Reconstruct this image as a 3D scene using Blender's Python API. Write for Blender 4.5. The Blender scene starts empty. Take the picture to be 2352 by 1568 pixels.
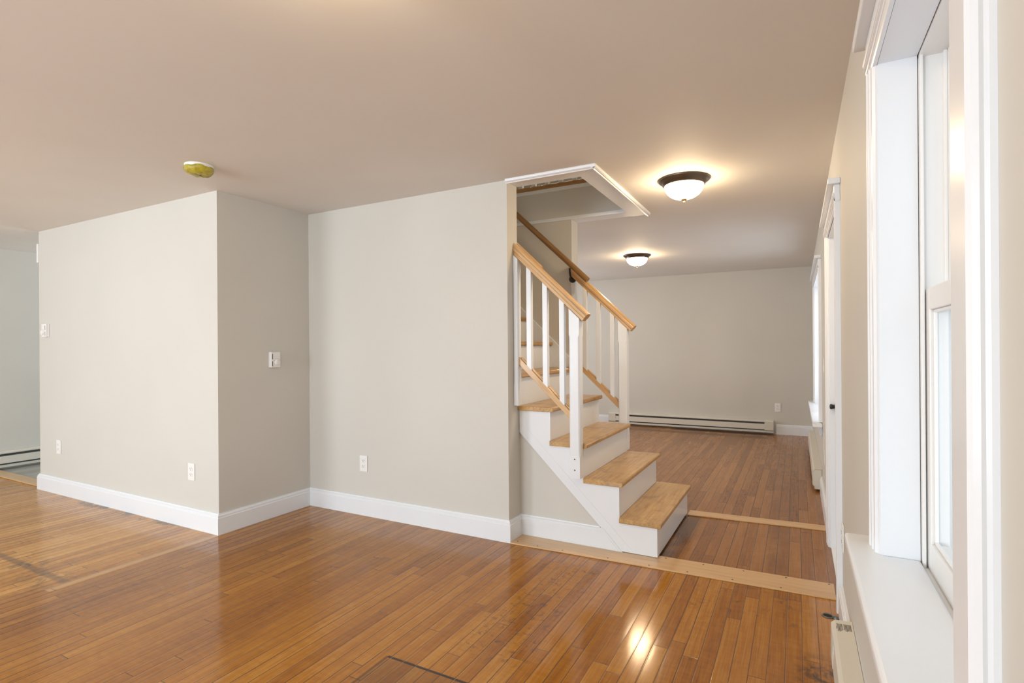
import bpy, bmesh, math, random
from mathutils import Vector, Matrix

random.seed(7)
scene = bpy.context.scene
COL = scene.collection

# ------------------------------------------------------------------ camera
H = 2.224                       # ceiling height
YAW, ROLL = math.radians(28.14), math.radians(-0.407)
fwd = Vector((-math.sin(YAW), math.cos(YAW), 0))
rgt = Vector((math.cos(YAW), math.sin(YAW), 0))
up = Vector((0, 0, 1))
cx = rgt * math.cos(ROLL) + up * math.sin(ROLL)
cy = -rgt * math.sin(ROLL) + up * math.cos(ROLL)
cz = -fwd
cam_data = bpy.data.cameras.new('camera')
cam = bpy.data.objects.new('camera', cam_data)
COL.objects.link(cam)
cam.matrix_world = Matrix(((cx.x, cy.x, cz.x, 0), (cx.y, cy.y, cz.y, 0), (cx.z, cy.z, cz.z, 1.2), (0, 0, 0, 1)))
cam_data.sensor_width = 36.0
cam_data.lens = 36.0 * 1226.8 / 2352.0
cam_data.shift_y = 11.9 / 2352.0
cam_data.clip_start = 0.02
scene.camera = cam

# ------------------------------------------------------------------ view, world
vs = scene.view_settings
vs.view_transform = 'Standard'
vs.look = 'None'
vs.gamma = 1.0
vs.use_curve_mapping = False
vs.exposure = 0.06

world = bpy.data.worlds.new('overcast_sky')
scene.world = world
world.use_nodes = True
wn = world.node_tree.nodes
wn['Background'].inputs[0].default_value = (0.86, 0.94, 1.0, 1)
wn['Background'].inputs[1].default_value = 1.0


def area_light(name, loc, direction, sx, sy, power, color):
    d = bpy.data.lights.new(name, 'AREA')
    d.shape = 'RECTANGLE'
    d.size, d.size_y, d.energy, d.color = sx, sy, power, color
    o = bpy.data.objects.new(name, d)
    COL.objects.link(o)
    o.location = loc
    o.rotation_euler = Vector(direction).to_track_quat('-Z', 'Z').to_euler()
    return o


DAY = (0.84, 0.925, 1.0)
# daylight pushed through window openings from outside; added fills are marked on their lines
area_light('daylight_rear_window', (-2.55, -3.85, 1.3), (0, 1, 0.18), 1.5, 1.4, 118, DAY)
area_light('daylight_rear_left_window', (-5.0, -3.85, 1.3), (0, 1, 0.22), 1.5, 1.4, 112, DAY)
area_light('daylight_left_window', (-7.75, -1.1, 1.3), (1, 0, 0.6), 1.5, 1.4, 50, DAY)
area_light('daylight_side_window', (0.50, 1.095, 1.27), (-1, 0, 0), 1.1, 0.70, 0.9, DAY)
area_light('fill_behind_camera', (0.55, -1.5, 1.3), (-1, 0, 0.1), 1.3, 1.4, 62, DAY)  # unseen side light, added to lift the return wall
area_light('daylight_far_window', (0.50, 5.83, 1.2), (-1, 0, 0), 1.2, 1.5, 14, DAY)
area_light('daylight_left_room', (-6.4, 5.3, 1.4), (0, -1, 1.1), 1.0, 1.3, 48, DAY)
area_light('fill_far_room_left', (-4.55, 6.3, 1.3), (1, 0, 0.0), 1.5, 1.4, 46, (0.93, 0.95, 1.0))  # light out of view, added to brighten the far room
area_light('fill_upstairs', (-2.2, 6.0, 3.6), (0, -1, 0), 1.6, 1.0, 60, (1.0, 0.86, 0.70))  # warm fill added inside the landing, which has no window

# ------------------------------------------------------------------ materials


def mat(name, color=(0.8, 0.8, 0.8), rough=0.5, metal=0.0, spec=0.5, coat=0.0):
    m = bpy.data.materials.new(name)
    m.use_nodes = True
    b = m.node_tree.nodes['Principled BSDF']
    b.inputs['Base Color'].default_value = (*color, 1)
    b.inputs['Roughness'].default_value = rough
    b.inputs['Metallic'].default_value = metal
    b.inputs['Specular IOR Level'].default_value = spec
    b.inputs['Coat Weight'].default_value = coat
    b.inputs['Coat Roughness'].default_value = 0.12
    return m


class NT:
    """small helper for node graphs"""

    def __init__(self, m):
        self.t = m.node_tree
        self.b = self.t.nodes['Principled BSDF']

    def n(self, kind, **kw):
        x = self.t.nodes.new(kind)
        for k, v in kw.items():
            setattr(x, k, v)
        return x

    def put(self, sock, v):
        if hasattr(v, 'links'):
            self.t.links.new(v, sock)
        elif isinstance(v, (tuple, list)) and len(v) == 3 and sock.type == 'RGBA':
            sock.default_value = (*v, 1)
        else:
            sock.default_value = v

    def math(self, op, a, b=0.0, c=0.0):
        x = self.n('ShaderNodeMath', operation=op)
        for i, v in enumerate((a, b, c)):
            self.put(x.inputs[i], v)
        return x.outputs[0]

    def comb(self, a, b, c=0.0):
        x = self.n('ShaderNodeCombineXYZ')
        for i, v in enumerate((a, b, c)):
            self.put(x.inputs[i], v)
        return x.outputs[0]

    def pos(self):
        g = self.n('ShaderNodeNewGeometry')
        s = self.n('ShaderNodeSeparateXYZ')
        self.t.links.new(g.outputs['Position'], s.inputs[0])
        return s.outputs

    def noise(self, vec, scale=1.0, detail=3.0, rough=0.55, dist=0.0):
        x = self.n('ShaderNodeTexNoise')
        self.put(x.inputs['Vector'], vec)
        x.inputs['Scale'].default_value = scale
        x.inputs['Detail'].default_value = detail
        x.inputs['Roughness'].default_value = rough
        x.inputs['Distortion'].default_value = dist
        return x.outputs['Fac']

    def white(self, vec):
        x = self.n('ShaderNodeTexWhiteNoise', noise_dimensions='3D')
        self.put(x.inputs['Vector'], vec)
        return x.outputs['Value']

    def ramp(self, fac, stops):
        x = self.n('ShaderNodeValToRGB')
        self.put(x.inputs[0], fac)
        e = x.color_ramp.elements
        while len(e) < len(stops):
            e.new(0.5)
        for el, (p, c) in zip(e, stops):
            el.position = p
            el.color = (*c, 1)
        return x.outputs[0]

    def mix(self, fac, a, b, mode='MIX'):
        x = self.n('ShaderNodeMix', data_type='RGBA', blend_type=mode)
        self.put(x.inputs[0], fac)
        self.put(x.inputs[6], a)
        self.put(x.inputs[7], b)
        return x.outputs[2]

    def step(self, v, lo, hi):
        x = self.n('ShaderNodeMapRange', interpolation_type='SMOOTHSTEP')
        self.put(x.inputs[0], v)
        x.inputs[1].default_value = lo
        x.inputs[2].default_value = hi
        return x.outputs[0]

    def bump(self, h, strength=0.3, dist=0.002):
        x = self.n('ShaderNodeBump')
        x.inputs['Strength'].default_value = strength
        x.inputs['Distance'].default_value = dist
        self.put(x.inputs['Height'], h)
        self.t.links.new(x.outputs[0], self.b.inputs['Normal'])


def paint(name, color, rough, bump=0.04, scale=220):
    m = mat(name, color, rough)
    g = NT(m)
    p = g.n('ShaderNodeNewGeometry').outputs['Position']
    lo = g.noise(p, 1.3, 2)
    c = g.mix(g.step(lo, 0.3, 0.75), color, tuple(v * 0.965 for v in color))
    g.put(g.b.inputs['Base Color'], c)
    g.bump(g.noise(p, scale, 2), bump, 0.001)
    return m


WALL = paint('warm_grey_wall_paint', (0.660, 0.645, 0.598), 0.62)
CEIL = paint('ceiling_paint', (0.79, 0.770, 0.735), 0.7)
TRIM = paint('white_trim_paint', (0.835, 0.870, 0.910), 0.28, 0.03, 90)
CAULK = mat('white_spackle', (0.86, 0.85, 0.82), 0.6)
PLASTIC = mat('white_plastic', (0.86, 0.86, 0.85), 0.35)
SLOT = mat('dark_slot', (0.03, 0.03, 0.03), 0.6)
HEATER = mat('cream_enamel_metal', (0.70, 0.67, 0.59), 0.38)
FIN = mat('heater_fins', (0.16, 0.17, 0.17), 0.45, 0.6)
BLACK = mat('black_iron', (0.012, 0.012, 0.012), 0.4)
BRONZE = mat('aged_bronze', (0.115, 0.088, 0.068), 0.30, 0.7)
BRASS = mat('warm_brass', (0.55, 0.36, 0.14), 0.3, 0.9)
DARK = mat('shadow_gap', (0.02, 0.014, 0.01), 0.9)
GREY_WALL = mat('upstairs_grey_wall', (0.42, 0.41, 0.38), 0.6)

GLASS = bpy.data.materials.new('window_glass')
GLASS.use_nodes = True
_t = GLASS.node_tree
_t.nodes.remove(_t.nodes['Principled BSDF'])
_tr = _t.nodes.new('ShaderNodeBsdfTransparent')
_gl = _t.nodes.new('ShaderNodeBsdfGlossy')
_gl.inputs['Roughness'].default_value = 0.02
_mx = _t.nodes.new('ShaderNodeMixShader')
_mx.inputs[0].default_value = 0.07
_t.links.new(_tr.outputs[0], _mx.inputs[1])
_t.links.new(_gl.outputs[0], _mx.inputs[2])
_t.links.new(_mx.outputs[0], _t.nodes['Material Output'].inputs[0])

BOWL = bpy.data.materials.new('lit_frosted_glass')
BOWL.use_nodes = True
_b = BOWL.node_tree.nodes['Principled BSDF']
_b.inputs['Base Color'].default_value = (0.9, 0.88, 0.82, 1)
_b.inputs['Emission Color'].default_value = (1.0, 0.74, 0.45, 1)
_b.inputs['Emission Strength'].default_value = 72.0

# yellow polythene cover over the detector
COVER = mat('yellow_translucent_plastic', (0.62, 0.55, 0.04), 0.22)
g = NT(COVER)
g.b.inputs['Transmission Weight'].default_value = 0.25
_p = g.n('ShaderNodeNewGeometry').outputs['Position']
g.put(g.b.inputs['Base Color'], g.ramp(g.noise(_p, 26, 3, 0.6, 1.2), [(0.3, (0.70, 0.60, 0.03)), (0.55, (0.55, 0.48, 0.06)), (0.78, (0.45, 0.20, 0.03))]))
g.bump(g.noise(_p, 70, 3, 0.6, 2.0), 0.5, 0.004)


def pine(name, c0, c1, c2, axis, grain=55.0, stretch=3.0, rough=0.35, blotch=0.0, slant=0.0):
    """softwood with grain along one axis; slant tilts the grain in XZ for rails"""
    m = mat(name, c1, rough, coat=0.25)
    g = NT(m)
    x, y, z = g.pos()
    if slant:
        ca, sa = math.cos(slant), math.sin(slant)
        al = g.math('ADD', g.math('MULTIPLY', x, ca), g.math('MULTIPLY', z, sa))
        ac = g.math('SUBTRACT', g.math('MULTIPLY', z, ca), g.math('MULTIPLY', x, sa))
        v = g.comb(g.math('MULTIPLY', al, stretch), g.math('MULTIPLY', y, grain), g.math('MULTIPLY', ac, grain))
    else:
        s = [grain, grain, grain]
        s['XYZ'.index(axis)] = stretch
        v = g.comb(g.math('MULTIPLY', x, s[0]), g.math('MULTIPLY', y, s[1]), g.math('MULTIPLY', z, s[2]))
    n1 = g.noise(v, 1.0, 4, 0.6, 0.6)
    c = g.ramp(n1, [(0.30, c0), (0.5, c1), (0.72, c2)])
    if blotch:
        p = g.n('ShaderNodeNewGeometry').outputs['Position']
        c = g.mix(g.math('MULTIPLY', g.step(g.noise(p, 7.0, 4, 0.65, 0.8), 0.45, 0.75), blotch), c, (0.16, 0.085, 0.025))
    g.put(g.b.inputs['Base Color'], c)
    return m


RAIL_ANGLE = -math.atan(0.9456)
TREAD = pine('stained_pine_tread', (0.40, 0.215, 0.060), (0.53, 0.31, 0.100), (0.61, 0.39, 0.15), 'Y', 60, 4, 0.34, 0.5)
RAILWOOD = pine('clear_pine_rail', (0.52, 0.30, 0.115), (0.64, 0.40, 0.18), (0.70, 0.47, 0.23), 'X', 70, 3, 0.4, 0, RAIL_ANGLE)
HANDWOOD = pine('varnished_handrail', (0.20, 0.10, 0.03), (0.28, 0.15, 0.05), (0.36, 0.20, 0.075), 'X', 70, 3, 0.3, 0, RAIL_ANGLE)
NOSEWOOD = pine('landing_nosing_wood', (0.30, 0.15, 0.045), (0.42, 0.22, 0.07), (0.50, 0.29, 0.10), 'X', 80, 3, 0.4)
OAK = pine('pale_threshold_wood', (0.55, 0.335, 0.15), (0.64, 0.41, 0.20), (0.68, 0.46, 0.24), 'X', 60, 3, 0.3)


def strip_floor(name, width, length, stops, stains, rough=0.16, axis='Y', gap=0.05, grain_mul=1.0):
    """strip floor: boards along one axis, random tone per board, dark joints, grain, stains"""
    m = mat(name, stops[1][1], rough, coat=0.0)
    g = NT(m)
    X, Y, Z = g.pos()
    if axis == 'X':
        X, Y = Y, X
    wob = g.noise(g.comb(g.math('MULTIPLY', X, 6.0), g.math('MULTIPLY', Y, 1.3)), 1.0, 1)
    xs = g.math('ADD', X, g.math('MULTIPLY', wob, 0.004))
    u = g.math('DIVIDE', g.math('ADD', xs, 30.0), width)
    i = g.math('FLOOR', u)
    fu = g.math('FRACT', u)
    r1 = g.white(g.comb(i, 3.7, 1.1))
    r2 = g.white(g.comb(i, 9.1, 5.3))
    ln = g.math('ADD', length, g.math('MULTIPLY', r2, length * 0.9))
    v = g.math('DIVIDE', g.math('ADD', g.math('ADD', Y, 40.0), g.math('MULTIPLY', r1, 7.0)), ln)
    j = g.math('FLOOR', v)
    fv = g.math('FRACT', v)
    tone = g.white(g.comb(i, j, 2.0))
    # grain, shifted for every board
    off = g.math('MULTIPLY', tone, 31.0)
    gv = g.comb(g.math('MULTIPLY', X, 95.0), g.math('ADD', g.math('MULTIPLY', Y, 3.2), off), off)
    gr = g.noise(gv, 1.0, 4, 0.62, 0.9)
    fine = g.noise(g.comb(g.math('MULTIPLY', X, 420.0), g.math('MULTIPLY', Y, 9.0), off), 1.0, 2, 0.5)
    curl = g.noise(g.comb(g.math('MULTIPLY', X, 14.0), g.math('MULTIPLY', Y, 46.0), off), 1.0, 2, 0.5, 0.4)
    big = g.noise(g.comb(g.math('MULTIPLY', X, 0.9), g.math('MULTIPLY', Y, 0.5)), 1.0, 3, 0.6)
    f = g.math('ADD', g.math('ADD', 0.07, g.math('MULTIPLY', tone, 0.29)), g.math('MULTIPLY', gr, 0.74 * grain_mul))
    f = g.math('ADD', f, g.math('MULTIPLY', g.math('SUBTRACT', big, 0.5), 0.55))
    f = g.math('ADD', f, g.math('MULTIPLY', g.math('SUBTRACT', curl, 0.5), 0.22))
    f = g.math('ADD', f, g.math('MULTIPLY', g.math('SUBTRACT', fine, 0.5), 0.22))
    c = g.ramp(f, stops)
    for st in stains:
        c = st(g, X, Y, c)
    # pale line along one edge of each board: bevel highlight painted into the colour
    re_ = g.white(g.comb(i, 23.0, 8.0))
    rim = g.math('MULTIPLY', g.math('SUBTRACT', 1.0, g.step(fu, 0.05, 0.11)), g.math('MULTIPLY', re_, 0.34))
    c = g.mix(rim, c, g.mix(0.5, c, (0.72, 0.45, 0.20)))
    # joints
    e = g.math('MINIMUM', fu, g.math('SUBTRACT', 1.0, fu))
    jv = g.math('MULTIPLY', g.math('MINIMUM', fv, g.math('SUBTRACT', 1.0, fv)), ln)
    rg = g.white(g.comb(i, 17.0, 4.0))
    gapw = g.math('MULTIPLY', gap, g.math('ADD', 0.35, rg))
    lon = g.math('SUBTRACT', 1.0, g.step(g.math('DIVIDE', e, gapw), 0.35, 1.0))
    end = g.math('SUBTRACT', 1.0, g.step(jv, 0.0008, 0.0026))
    seam = g.math('MAXIMUM', lon, end)
    c = g.mix(g.math('MULTIPLY', seam, 0.72), c, (0.055, 0.024, 0.008))
    g.put(g.b.inputs['Base Color'], c)
    rr = g.math('ADD', rough, g.math('MULTIPLY', g.math('SUBTRACT', big, 0.4), 0.12))
    g.put(g.b.inputs['Roughness'], rr)
    g.b.inputs['Specular IOR Level'].default_value = 0.5
    cup = g.math('MULTIPLY', g.math('SUBTRACT', 1.0, g.math('POWER', g.math('ABSOLUTE', g.math('SUBTRACT', g.math('MULTIPLY', fu, 2.0), 1.0)), 3.0)), 0.30)
    hgt = g.math('ADD', g.math('SUBTRACT', cup, seam), g.math('MULTIPLY', gr, 0.10))
    hgt = g.math('ADD', hgt, g.math('MULTIPLY', tone, 0.15))
    g.bump(hgt, 0.30, 0.0016)
    return m


def stain_rect(x0, x1, y0, y1, soft, color, amt, nscale=9.0, lo=0.3, hi=0.6):
    def f(g, X, Y, c):
        a = g.math('MULTIPLY', g.step(X, x0 - soft, x0 + soft), g.math('SUBTRACT', 1.0, g.step(X, x1 - soft, x1 + soft)))
        b = g.math('MULTIPLY', g.step(Y, y0 - soft, y0 + soft), g.math('SUBTRACT', 1.0, g.step(Y, y1 - soft, y1 + soft)))
        n = g.step(g.noise(g.comb(X, Y, 0.3), nscale, 4, 0.7, 0.5), lo, hi)
        return g.mix(g.math('MULTIPLY', g.math('MULTIPLY', g.math('MULTIPLY', a, b), n), amt), c, color)
    return f


def tint_side(x0, soft, mul, left=True):
    """different boards on one side of the seam, reflected sheen painted into their tint"""
    def f(g, X, Y, c):
        a = g.step(X, x0 - soft, x0 + soft)
        if left:
            a = g.math('SUBTRACT', 1.0, a)
        return g.mix(a, c, mul, 'MULTIPLY')
    return f


def streaks(x0, x1, y0, y1, color, amt):
    def f(g, X, Y, c):
        a = g.math('MULTIPLY', g.step(X, x0 - 0.05, x0 + 0.05), g.math('SUBTRACT', 1.0, g.step(X, x1 - 0.03, x1 + 0.03)))
        b = g.math('MULTIPLY', g.step(Y, y0 - 0.1, y0 + 0.1), g.math('SUBTRACT', 1.0, g.step(Y, y1 - 0.1, y1 + 0.1)))
        n = g.step(g.noise(g.comb(g.math('MULTIPLY', X, 22.0), g.math('MULTIPLY', Y, 2.2)), 1.0, 4, 0.7), 0.58, 0.74)
        return g.mix(g.math('MULTIPLY', g.math('MULTIPLY', g.math('MULTIPLY', a, b), n), amt), c, color)
    return f


MAIN_STOPS = [(0.22, (0.150, 0.044, 0.003)), (0.45, (0.305, 0.108, 0.006)), (0.66, (0.405, 0.162, 0.012)), (0.88, (0.50, 0.235, 0.036))]
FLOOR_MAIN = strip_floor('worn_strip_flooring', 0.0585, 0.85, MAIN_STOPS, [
    tint_side(-3.335, 0.006, (1.34, 1.52, 2.7)),
    streaks(-7.2, -3.36, -2.5, 2.2, (0.10, 0.065, 0.035), 0.75),
    stain_rect(-3.335, -3.285, 1.25, 2.16, 0.004, (0.60, 0.36, 0.15), 0.7, 3.0, 0.0, 0.2),
    stain_rect(-7.2, -3.34, 1.322, 1.362, 0.01, (0.20, 0.095, 0.028), 0.75, 6.0, 0.2, 0.5),
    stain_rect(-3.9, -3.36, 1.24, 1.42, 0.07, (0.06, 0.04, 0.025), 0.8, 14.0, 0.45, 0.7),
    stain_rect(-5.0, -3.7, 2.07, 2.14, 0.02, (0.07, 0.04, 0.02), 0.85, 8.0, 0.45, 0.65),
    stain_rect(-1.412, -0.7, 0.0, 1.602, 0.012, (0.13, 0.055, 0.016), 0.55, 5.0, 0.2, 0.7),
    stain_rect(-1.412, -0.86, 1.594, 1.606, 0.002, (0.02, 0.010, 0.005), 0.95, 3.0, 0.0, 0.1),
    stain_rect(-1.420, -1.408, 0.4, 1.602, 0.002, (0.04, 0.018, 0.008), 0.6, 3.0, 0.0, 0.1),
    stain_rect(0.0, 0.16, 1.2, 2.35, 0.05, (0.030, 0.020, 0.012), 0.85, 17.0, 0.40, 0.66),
    stain_rect(-0.55, 0.0, 2.55, 2.98, 0.06, (0.05, 0.028, 0.014), 0.7, 13.0, 0.55, 0.72),
    stain_rect(-1.22, -0.92, 1.75, 2.75, 0.05, (0.09, 0.04, 0.022), 0.6, 30.0, 0.52, 0.66),
], 0.12)
HALL_STOPS = [(0.22, (0.125, 0.043, 0.009)), (0.45, (0.240, 0.090, 0.017)), (0.66, (0.315, 0.128, 0.026)), (0.88, (0.39, 0.18, 0.046))]
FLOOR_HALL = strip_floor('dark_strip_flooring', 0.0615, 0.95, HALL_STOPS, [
    stain_rect(-0.16, -0.05, 2.9, 4.0, 0.03, (0.12, 0.04, 0.014), 0.5, 3.0, 0.2, 0.7),
    stain_rect(-0.74, -0.60, 2.95, 3.95, 0.04, (0.06, 0.03, 0.012), 0.7, 4.0, 0.2, 0.6),
], 0.19)
FAR_STOPS = [(0.22, (0.145, 0.052, 0.012)), (0.45, (0.255, 0.100, 0.023)), (0.66, (0.33, 0.138, 0.036)), (0.88, (0.41, 0.19, 0.060))]
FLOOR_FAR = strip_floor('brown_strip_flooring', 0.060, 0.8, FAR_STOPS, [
    stain_rect(-0.20, -0.03, 3.9, 6.6, 0.04, (0.13, 0.045, 0.018), 0.42, 2.5, 0.25, 0.75),
    stain_rect(-2.6, -0.35, 7.55, 7.68, 0.04, (0.06, 0.03, 0.012), 0.7, 5.0, 0.25, 0.6),
    stain_rect(-1.6, -0.30, 7.82, 8.0, 0.03, (0.07, 0.026, 0.006), 0.8, 3.0, 0.1, 0.5),
], 0.24)
GREY_STOPS = [(0.24, (0.24, 0.24, 0.21)), (0.46, (0.34, 0.34, 0.30)), (0.66, (0.43, 0.43, 0.385)), (0.88, (0.52, 0.52, 0.47))]
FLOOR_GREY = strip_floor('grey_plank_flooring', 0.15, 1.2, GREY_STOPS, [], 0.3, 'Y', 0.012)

# ------------------------------------------------------------------ mesh helpers


def box(bm, x0, x1, y0, y1, z0, z1):
    vs_ = [bm.verts.new(p) for p in ((x0, y0, z0), (x1, y0, z0), (x1, y1, z0), (x0, y1, z0), (x0, y0, z1), (x1, y0, z1), (x1, y1, z1), (x0, y1, z1))]
    for q in ((0, 3, 2, 1), (4, 5, 6, 7), (0, 1, 5, 4), (1, 2, 6, 5), (2, 3, 7, 6), (3, 0, 4, 7)):
        bm.faces.new([vs_[k] for k in q])


def sweep(bm, rings, cap=True):
    """join rings of points (all the same count) into a closed skin"""
    rv = [[bm.verts.new(p) for p in r] for r in rings]
    n = len(rv[0])
    for a, b in zip(rv, rv[1:]):
        for k in range(n):
            bm.faces.new((a[k], a[(k + 1) % n], b[(k + 1) % n], b[k]))
    if cap:
        bm.faces.new(list(reversed(rv[0])))
        bm.faces.new(rv[-1])


def prism(bm, pts, axis, a, b):
    """extrude a 2-D outline along an axis; pts are the two other coordinates in XYZ order"""
    def p3(p, t):
        if axis == 'X':
            return (t, p[0], p[1])
        if axis == 'Y':
            return (p[0], t, p[1])
        return (p[0], p[1], t)
    sweep(bm, [[p3(p, a) for p in pts], [p3(p, b) for p in pts]])


def lathe(bm, prof, c, axis='Z', segs=40):
    rings = []
    cx_, cy_, cz_ = c
    prev = None
    for r, h in prof:
        ring = []
        for k in range(segs):
            a = 2 * math.pi * k / segs
            u, v = r * math.cos(a), r * math.sin(a)
            if axis == 'Z':
                p = (cx_ + u, cy_ + v, cz_ + h)
            elif axis == 'Y':
                p = (cx_ + u, cy_ + h, cz_ + v)
            else:
                p = (cx_ + h, cy_ + u, cz_ + v)
            ring.append(bm.verts.new(p) if r > 1e-6 else None)
        if r <= 1e-6:
            p = {'Z': (cx_, cy_, cz_ + h), 'Y': (cx_, cy_ + h, cz_), 'X': (cx_ + h, cy_, cz_)}[axis]
            one = bm.verts.new(p)
            ring = [one] * segs
        if prev is not None:
            for k in range(segs):
                q = [prev[k], prev[(k + 1) % segs], ring[(k + 1) % segs], ring[k]]
                q2 = []
                for w in q:
                    if w not in q2:
                        q2.append(w)
                if len(q2) >= 3:
                    bm.faces.new(q2)
        prev = ring
        rings.append(ring)


def obj(name, fill, m, parent=None, bevel=0.0, smooth=False, segs=2, label=None):
    """build one mesh object; fill(bm) adds its shapes in world space"""
    bm = bmesh.new()
    fill(bm)
    bmesh.ops.recalc_face_normals(bm, faces=bm.faces)
    me = bpy.data.meshes.new(name)
    org = parent.get('_o') if parent is not None else None
    if parent is not None:
        w = Vector((0, 0, 0))
        q = parent
        while q is not None:
            w += q.location
            q = q.parent
        bm.transform(Matrix.Translation(-w))
    bm.to_mesh(me)
    bm.free()
    me.materials.append(m)
    if smooth:
        for p in me.polygons:
            p.use_smooth = True
    o = bpy.data.objects.new(name, me)
    COL.objects.link(o)
    if parent is not None:
        o.parent = parent
    if bevel:
        b = o.modifiers.new('bevel', 'BEVEL')
        b.width = bevel
        b.segments = segs
        b.limit_method = 'ANGLE'
        b.angle_limit = math.radians(40)
    if smooth:
        e = o.modifiers.new('edges', 'EDGE_SPLIT')
        e.split_angle = math.radians(45)
    if label:
        o['label'] = label
    return o


def tag(o, label, cat, group=None):
    o['label'] = label
    o['category'] = cat
    if group:
        o['group'] = group
    return o


def thing(name, loc, label, cat, group=None):
    o = bpy.data.objects.new(name, None)
    o.empty_display_size = 0.1
    COL.objects.link(o)
    o.location = loc
    return tag(o, label, cat, group)


def structure(o, label=None, cat=None):
    o['kind'] = 'structure'
    if label:
        o['label'] = label
    if cat:
        o['category'] = cat
    return o


def struct_box(name, m, *boxes, label=None, cat=None):
    def f(bm):
        for b in boxes:
            box(bm, *b)
    return structure(obj(name, f, m), label, cat)


def copy_thing(root, loc, rotz=0.0, label=None):
    r = root.copy()
    COL.objects.link(r)
    r.location = loc
    r.rotation_euler = (0, 0, rotz)
    if label:
        r['label'] = label
    for ch in list(root.children):
        c = ch.copy()
        COL.objects.link(c)
        c.parent = r
        for gch in list(ch.children):
            d = gch.copy()
            COL.objects.link(d)
            d.parent = c
    return r


# ------------------------------------------------------------------ the shell
XL, XA, XB, XR = -5.79, -3.308, -1.571, 0.170          # wall lines across
YA, YB, YW, YF, YE = 2.149, 2.8825, 3.012, 4.02, 8.0   # wall lines in depth
XO = -7.10                                              # outer left wall
YR = -3.6                                               # rear wall

# floors
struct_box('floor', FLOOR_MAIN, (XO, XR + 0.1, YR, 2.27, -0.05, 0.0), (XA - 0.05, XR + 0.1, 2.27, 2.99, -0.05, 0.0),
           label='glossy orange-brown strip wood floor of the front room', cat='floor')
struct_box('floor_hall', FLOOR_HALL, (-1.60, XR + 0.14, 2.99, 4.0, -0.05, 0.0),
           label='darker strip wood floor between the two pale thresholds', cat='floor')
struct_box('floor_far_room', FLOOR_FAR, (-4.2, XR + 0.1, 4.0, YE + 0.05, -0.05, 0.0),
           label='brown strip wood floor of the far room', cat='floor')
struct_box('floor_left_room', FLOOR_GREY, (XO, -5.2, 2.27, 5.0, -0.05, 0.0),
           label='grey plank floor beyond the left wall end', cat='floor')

# ceiling with the stairwell opening
XH = -1.14
struct_box('ceiling', CEIL, (XO, XR + 0.2, YR, 3.0, H, H + 0.03), (XH + 0.02, XR + 0.2, 3.0, 4.06, H, H + 0.03),
           (-4.2, XR + 0.2, 4.06, YE, H, H + 0.03), (XO, -4.2, 3.0, 5.0, H, H + 0.03),
           label='warm grey painted ceiling', cat='ceiling')

# walls that face the camera
struct_box('wall_front', WALL, (XL, XA, YA, YA + 0.125, 0, H), label='long pale grey wall on the left', cat='wall')
struct_box('wall_return', WALL, (XA - 0.12, XA, YA + 0.125, YB + 0.13, 0, H), label='short shaded wall with the thermostat', cat='wall')
struct_box('wall_stair', WALL, (XA, XB, YB, YW, 0, H), (-3.6, XA, YB + 0.13, YW, 0, H), (-3.2, XB, YW, 3.040, 0, 0.790),
           label='pale grey wall beside the staircase', cat='wall')
structure(obj('wall_under_stair', lambda bm: prism(bm, [(-3.2, 0.0), (-0.87, 0.0), (-1.56, 0.690), (-3.2, 0.690)], 'Y', 3.040, 3.045), WALL), 'grey wall panel under the stairs', 'wall')
struct_box('wall_stair_far', WALL, (-4.2, -1.60, YF, 4.155, 0, 2.50), (-1.60, XH, YF, 4.155, H + 0.002, 2.50),
           label='far wall of the stairwell', cat='wall')
struct_box('wall_stairwell_head', WALL, (XH, -1.02, 3.012, 4.02, H + 0.03, 2.50), (-4.0, -1.02, YB, 3.012, H + 0.03, 2.50),
           label='floor edge around the stairwell opening', cat='wall')
struct_box('wall_back', WALL, (-4.2, XR + 0.2, YE, YE + 0.12, 0, H), label='beige wall at the end of the far room', cat='wall')
struct_box('wall_far_left', WALL, (-4.25, -4.2, 3.0, 5.55, 0, 2.5), (-4.25, -4.2, 7.05, YE + 0.1, 0, 2.5), (-4.25, -4.2, 5.55, 7.05, 0, 0.6), (-4.25, -4.2, 5.55, 7.05, 2.0, 2.5), label='hidden side wall of the far room', cat='wall')  # the opening is an addition, made to let in the far room fill
# outer left wall with one window opening in the front room
struct_box('wall_left', WALL, (XO - 0.15, XO, YR, -1.85, 0, H), (XO - 0.15, XO, -0.35, 5.05, 0, H),
           (XO - 0.15, XO, -1.85, -0.35, 0, 0.6), (XO - 0.15, XO, -1.85, -0.35, 2.0, H),
           label='beige outer wall at the far left', cat='wall')
struct_box('wall_rear', WALL, (XO - 0.15, -5.75, YR - 0.15, YR, 0, H), (-4.25, -3.3, YR - 0.15, YR, 0, H), (-1.8, XR + 0.2, YR - 0.15, YR, 0, H),
           (-5.75, -4.25, YR - 0.15, YR, 0, 0.6), (-5.75, -4.25, YR - 0.15, YR, 2.0, H),
           (-3.3, -1.8, YR - 0.15, YR, 0, 0.6), (-3.3, -1.8, YR - 0.15, YR, 2.0, H),
           label='wall behind the camera', cat='wall')
struct_box('wall_left_room', WALL, (XO - 0.15, -6.9, 5.0, 5.12, 0, H), (-5.9, -4.2, 5.0, 5.12, 0, H), (-6.9, -5.9, 5.0, 5.12, 0, 0.75), (-6.9, -5.9, 5.0, 5.12, 2.05, H),
           (-5.2, -5.1, 2.274, 5.0, 0, H), label='walls of the room beyond the left opening', cat='wall')

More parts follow.
